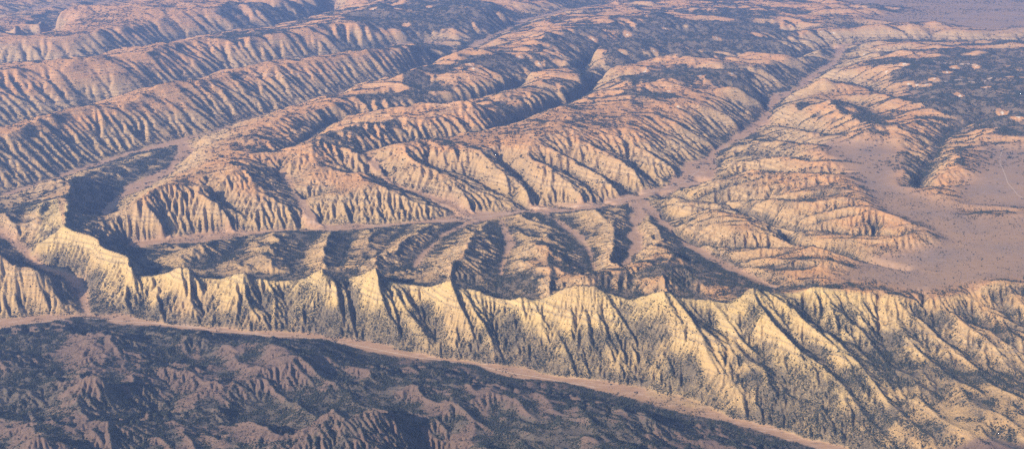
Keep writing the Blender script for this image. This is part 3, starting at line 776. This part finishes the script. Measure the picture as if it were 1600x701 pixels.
for rid in np.unique(freg):
    f = quads[freg == rid]
    used, inv = np.unique(f, return_inverse=True)
    if rid == 999: nm, lb, ct = 'ground', 'rolling desert ground stretching away to the horizon', 'ground'
    elif rid >= 100: nm, lb, ct = WASH_INFO[WASH[rid - 100]]
    else: nm, ct = NAMES[RN[rid]]; lb = RIDGES[RN[rid]][0]
    me = mesh_from(nm, Pf[used], inv.reshape(f.shape), ground_mat)
    for a, v in fields.items():
        at = me.attributes.new(a, 'FLOAT', 'POINT')
        at.data.foreach_set('value', v.ravel()[used].astype(np.float32))
    me.normals_split_custom_set_from_vertices(nf[used])
    o = bpy.data.objects.new(nm, me); col.objects.link(o)
    tag(o, lb, ct, 'structure')

# ------------------------------------------------------------------ trees
leaf_mat, nt, bsdf = new_mat('juniper_foliage')
oi = N(nt, 'ShaderNodeObjectInfo')
c = mix(nt, oi.outputs['Random'], (0.026, 0.034, 0.030), (0.052, 0.056, 0.042))
nt.links.new(c, bsdf.inputs['Base Color']); bsdf.inputs['Roughness'].default_value = 0.9; bsdf.inputs['Specular IOR Level'].default_value = 0.15
bark_mat, nt, bsdf = new_mat('bark')
nb = noise(nt, N(nt, 'ShaderNodeNewGeometry').outputs['Position'], 3.0)
nt.links.new(mix(nt, nb, (0.10, 0.075, 0.055), (0.16, 0.12, 0.09)), bsdf.inputs['Base Color'])

def crown_verts(rs, ox=0, oy=0, s=1.0):
    """a ragged juniper crown: low rounded cone with uneven tiers"""
    v, f = [], []
    tiers = [(0.10, 0.34), (0.30, 0.50), (0.58, 0.40), (0.82, 0.20)]
    n = 6
    for (h, r) in tiers:
        for k in range(n):
            a = 2 * math.pi * k / n + h * 3
            q = r * rs.uniform(0.7, 1.25)
            v.append((ox + s * q * math.cos(a), oy + s * q * math.sin(a), s * (h + rs.uniform(-.05, .05))))
    v.append((ox, oy, s * 1.0)); v.append((ox, oy, s * 0.05))
    for t in range(3):
        for k in range(n):
            a, b = t * n + k, t * n + (k + 1) % n
            f += [(a, b, b + n), (a, b + n, a + n)]
    for k in range(n):
        f.append((3 * n + k, 3 * n + (k + 1) % n, 4 * n)); f.append(((k + 1) % n, k, 4 * n + 1))
    return v, f
rs = random.Random(3)
def tree_mesh(name, spots):
    V, F = [], []
    for (ox, oy, s) in spots:
        v, f = crown_verts(rs, ox, oy, s)
        b = len(V); V += v; F += [tuple(i + b for i in t) for t in f]
    return mesh_from(name, np.array(V), np.array(F), leaf_mat, False)
single = tree_mesh('juniper_crown', [(0, 0, 1)])
clump = tree_mesh('grove_crowns', [(rs.uniform(-.75, .75), rs.uniform(-.75, .75), rs.uniform(.4, .6)) for _ in range(6)])

cellm = RF * DTH
ok = (np.abs(TF) < 0.53) & (RF > 8000) & (PY > -12) & (PY < 740)
def scatter(mask, spacing, gain):
    lam = cover * (cellm / spacing) ** 2 * gain
    lam = np.where(mask, lam, 0) * np.clip(0.85 + 3.0 * fbm(WX, WY, 75, 2, 111), 0.05, 2.2)
    cntp = rng.poisson(lam)
    i, j = np.nonzero(cntp)
    rep = cntp[i, j]
    i = np.repeat(i, rep); j = np.repeat(j, rep)
    fi = i + rng.uniform(-.5, .5, len(i)); fj = j + rng.uniform(-.5, .5, len(i))
    r = RMIN * np.exp(fi * DTH); t = TH0 + fj * DTH
    # ground height on the mesh itself
    ri = np.log(r / RMIN) / (math.log(RMAX / RMIN) / 899) + 13; ci = (t - TH0) / ((TH1 - TH0) / 1399) + 26
    return r * np.sin(t), r * np.cos(t), sample(MZ, ri, ci)
near = scatter(ok & (RF < 15500), 9.0, 1.15)
far = scatter(ok & (RF >= 15500), 27.0, 1.3)
print('TREES', len(near[0]), len(far[0]))

def gn_stuff(name, pts, sizes, mesh, label, cat):
    me = bpy.data.meshes.new(name)
    me.vertices.add(len(sizes)); me.vertices.foreach_set('co', np.stack(pts, -1).astype(np.float32).ravel())
    at = me.attributes.new('size', 'FLOAT', 'POINT'); at.data.foreach_set('value', sizes.astype(np.float32))
    at = me.attributes.new('spin', 'FLOAT', 'POINT'); at.data.foreach_set('value', rng.uniform(0, 6.28, len(sizes)).astype(np.float32))
    o = bpy.data.objects.new(name, me); col.objects.link(o)
    src = bpy.data.objects.new(name + '_pattern', mesh)
    ng = bpy.data.node_groups.new(name, 'GeometryNodeTree')
    ng.interface.new_socket('Geometry', in_out='INPUT', socket_type='NodeSocketGeometry')
    ng.interface.new_socket('Geometry', in_out='OUTPUT', socket_type='NodeSocketGeometry')
    gi, go = ng.nodes.new('NodeGroupInput'), ng.nodes.new('NodeGroupOutput')
    io = ng.nodes.new('GeometryNodeObjectInfo'); io.inputs['Object'].default_value = src
    iop = ng.nodes.new('GeometryNodeInstanceOnPoints')
    a1 = ng.nodes.new('GeometryNodeInputNamedAttribute'); a1.data_type = 'FLOAT'; a1.inputs['Name'].default_value = 'size'
    a2 = ng.nodes.new('GeometryNodeInputNamedAttribute'); a2.data_type = 'FLOAT'; a2.inputs['Name'].default_value = 'spin'
    cx = ng.nodes.new('ShaderNodeCombineXYZ')
    ng.links.new(a2.outputs['Attribute'], cx.inputs[2])
    ng.links.new(gi.outputs[0], iop.inputs['Points']); ng.links.new(io.outputs['Geometry'], iop.inputs['Instance'])
    ng.links.new(a1.outputs['Attribute'], iop.inputs['Scale']); ng.links.new(cx.outputs[0], iop.inputs['Rotation'])
    ng.links.new(iop.outputs[0], go.inputs[0])
    md = o.modifiers.new('scatter', 'NODES'); md.node_group = ng
    tag(o, label, cat, 'stuff')
    return o
near = np.stack(near, -1)
npx, npy = to_px(near[:, 0], near[:, 1], near[:, 2])
size = np.clip(np.exp(rng.normal(math.log(7.0), 0.36, len(near))), 3.2, 15)
vis = (npx > 8) & (npx < 1592) & (npy < 598) & (npy > 500)
order = np.argsort(np.where(vis, np.hypot(near[:, 0], near[:, 1]) / size, 1e12))
pick = order[:300]
rest = np.ones(len(near), bool); rest[pick] = False
gn_stuff('woodland', (near[rest, 0], near[rest, 1], near[rest, 2] - 0.3), size[rest], single, 'scattered dark junipers speckling the near slopes and hills', 'woodland')
gn_stuff('distant_woodland', (far[0], far[1], far[2] - 1), rng.uniform(13, 30, len(far[0])), clump, 'hazy dark woods covering the far ridges and plateaus', 'woodland')
for q in pick:
    o = bpy.data.objects.new('juniper_tree', single); col.objects.link(o)
    s = size[q] * 1.15
    o.location = (near[q, 0], near[q, 1], near[q, 2] - 0.3); o.scale = (s, s, s * 1.05); o.rotation_euler[2] = rng.uniform(0, 6.28)
    tag(o, 'tiny dark juniper tree on the near wooded hills below the front wash', 'tree', None, 'junipers on the near hills')

# ------------------------------------------------------------------ dirt tracks and bare clearings, laid on the ground
road_mat, nt, bsdf = new_mat('track_dirt')
tn = noise(nt, N(nt, 'ShaderNodeNewGeometry').outputs['Position'], 0.02)
nt.links.new(mix(nt, tn, (0.52, 0.38, 0.27), (0.42, 0.29, 0.20)), bsdf.inputs['Base Color']); bsdf.inputs['Roughness'].default_value = 0.95
track_mat, nt, bsdf = new_mat('pale_dirt')
tn = noise(nt, N(nt, 'ShaderNodeNewGeometry').outputs['Position'], 0.02)
nt.links.new(mix(nt, tn, (0.60, 0.49, 0.37), (0.48, 0.37, 0.27)), bsdf.inputs['Base Color']); bsdf.inputs['Roughness'].default_value = 0.95
def ground_z(x, y):
    r = np.hypot(x, y); t = np.arctan2(x, y)
    return sample(MZ, np.log(r / RMIN) / (math.log(RMAX / RMIN) / 899) + 13, (t - TH0) / ((TH1 - TH0) / 1399) + 26)
def track(pts, width, label):
    p = np.array(pts, float)
    k = np.linspace(0, len(p) - 1, len(p) * 6)
    X, Y, Z = drape(np.interp(k, np.arange(len(p)), p[:, 0]), np.interp(k, np.arange(len(p)), p[:, 1]), z)
    good = np.concatenate([[True], np.hypot(np.diff(X), np.diff(Y)) < 900]); X, Y = X[good], Y[good]
    s_ = np.concatenate([[0], np.cumsum(np.hypot(np.diff(X), np.diff(Y)) + 1e-3)])
    q = np.arange(0, s_[-1], 22.0)
    X, Y = np.interp(q, s_, X), np.interp(q, s_, Y)
    X = X + 22 * fbm(X, Y, 260, 2, 3); Y = Y + 22 * fbm(X, Y, 260, 2, 4)
    tx, ty = np.gradient(X), np.gradient(Y); L = np.hypot(tx, ty) + 1e-6
    rows = []
    for o_ in (-1, -0.33, 0.33, 1):
        x, y = X - ty / L * o_ * width / 2, Y + tx / L * o_ * width / 2
        rows.append(np.stack([x, y, ground_z(x, y) + (1.6 if abs(o_) < 1 else 0.2)], -1))
    V = np.stack(rows, 1).reshape(-1, 3)
    F = [(4 * i + j, 4 * i + j + 1, 4 * i + j + 5, 4 * i + j + 4) for i in range(len(X) - 1) for j in range(3)]
    o = bpy.data.objects.new('dirt_track', mesh_from('dirt_track', V, np.array(F), road_mat)); col.objects.link(o)
    tag(o, label, 'track', 'structure')
track(zp('-30,517 0,514 60,503 133,497 184,501 284,508 340,516 400,522 470,526 520,532 580,544 650,558 730,568 800,582 860,592 930,604'), 11, 'thin pale dirt track along the wash at the foot of the escarpment')
track(zp('1540,215 1555,225 1567,232 1562,245 1563,257 1569,270 1575,285 1590,305 1620,320'), 7, 'winding pale dirt track on the grass flat at the right edge')
track(zp('373,121 400,119 440,117 480,116 520,114 545,112'), 13, 'thin pale dirt track on the bench of the nearest striped ridge')
track(zp('700,343 760,338 833,327 917,321 967,312 1000,303 1034,296 1070,284 1092,265'), 11, 'thin pale dirt track along the floor of the main wash')
track(zp('1410,105 1420,98 1445,92 1470,98 1500,100 1525,102'), 18, 'pale dirt track linking bare clearings in the right hand woods')
track(zp('1430,140 1445,130 1470,128 1500,125 1530,130 1560,118'), 18, 'crooked pale dirt track through the woods at the right')
track(zp('733,99 738,104 742,108 748,111'), 20, 'short pale zigzag track on the dark wooded knoll in the upper centre')
track(zp('1005,118 1008,110 1012,104'), 20, 'short pale track between the two thin canyons in the upper centre')
for k, (x, y) in enumerate(zip(CX, CY)):
    a_ = rng.uniform(0, 3.14); wl, ww = rng.uniform(40, 85), rng.uniform(30, 55)
    n = 6
    V, F = [], []
    for i in range(n):
        for j in range(n):
            u, v = (i / (n - 1) - .5) * wl * rng.uniform(.85, 1.1), (j / (n - 1) - .5) * ww * rng.uniform(.85, 1.1)
            xx, yy = x + u * math.cos(a_) - v * math.sin(a_), y + u * math.sin(a_) + v * math.cos(a_)
            edge = i in (0, n - 1) or j in (0, n - 1)
            V.append((xx, yy, float(ground_z(xx, yy)) + (0.3 if edge else 3.0)))
            if i < n - 1 and j < n - 1: F.append((i * n + j, (i + 1) * n + j, (i + 1) * n + j + 1, i * n + j + 1))
    o = bpy.data.objects.new('bare_clearing', mesh_from('bare_clearing', np.array(V), np.array(F), track_mat)); col.objects.link(o)
    tag(o, 'tiny pale bare clearing in the far woods', 'clearing', 'structure', 'bare clearings in the far woods')

# ------------------------------------------------------------------ haze
hz, nt, bsdf = new_mat('haze')
nt.nodes.remove(bsdf)
pv = N(nt, 'ShaderNodeVolumePrincipled')
pv.inputs['Color'].default_value = (0.34, 0.51, 1.0, 1)
pv.inputs['Density'].default_value = 1.7e-5
pv.inputs['Anisotropy'].default_value = 0.2
nt.links.new(pv.outputs[0], nt.nodes['Material Output'].inputs['Volume'])
B = 140000.0; z0, z1h = float(MZ.min()) - 5.0, CAM_Z + 120
hv = np.array([(x, y, zz) for zz in (z0, z1h) for (x, y) in ((-B, -B), (B, -B), (B, B), (-B, B))])
hf = np.array([(0, 3, 2, 1), (4, 5, 6, 7), (0, 1, 5, 4), (1, 2, 6, 5), (2, 3, 7, 6), (3, 0, 4, 7)])
ho = bpy.data.objects.new('haze', mesh_from('haze', hv, hf, hz, False)); col.objects.link(ho)
tag(ho, 'thin bluish haze filling the air over the desert', 'haze', 'stuff')
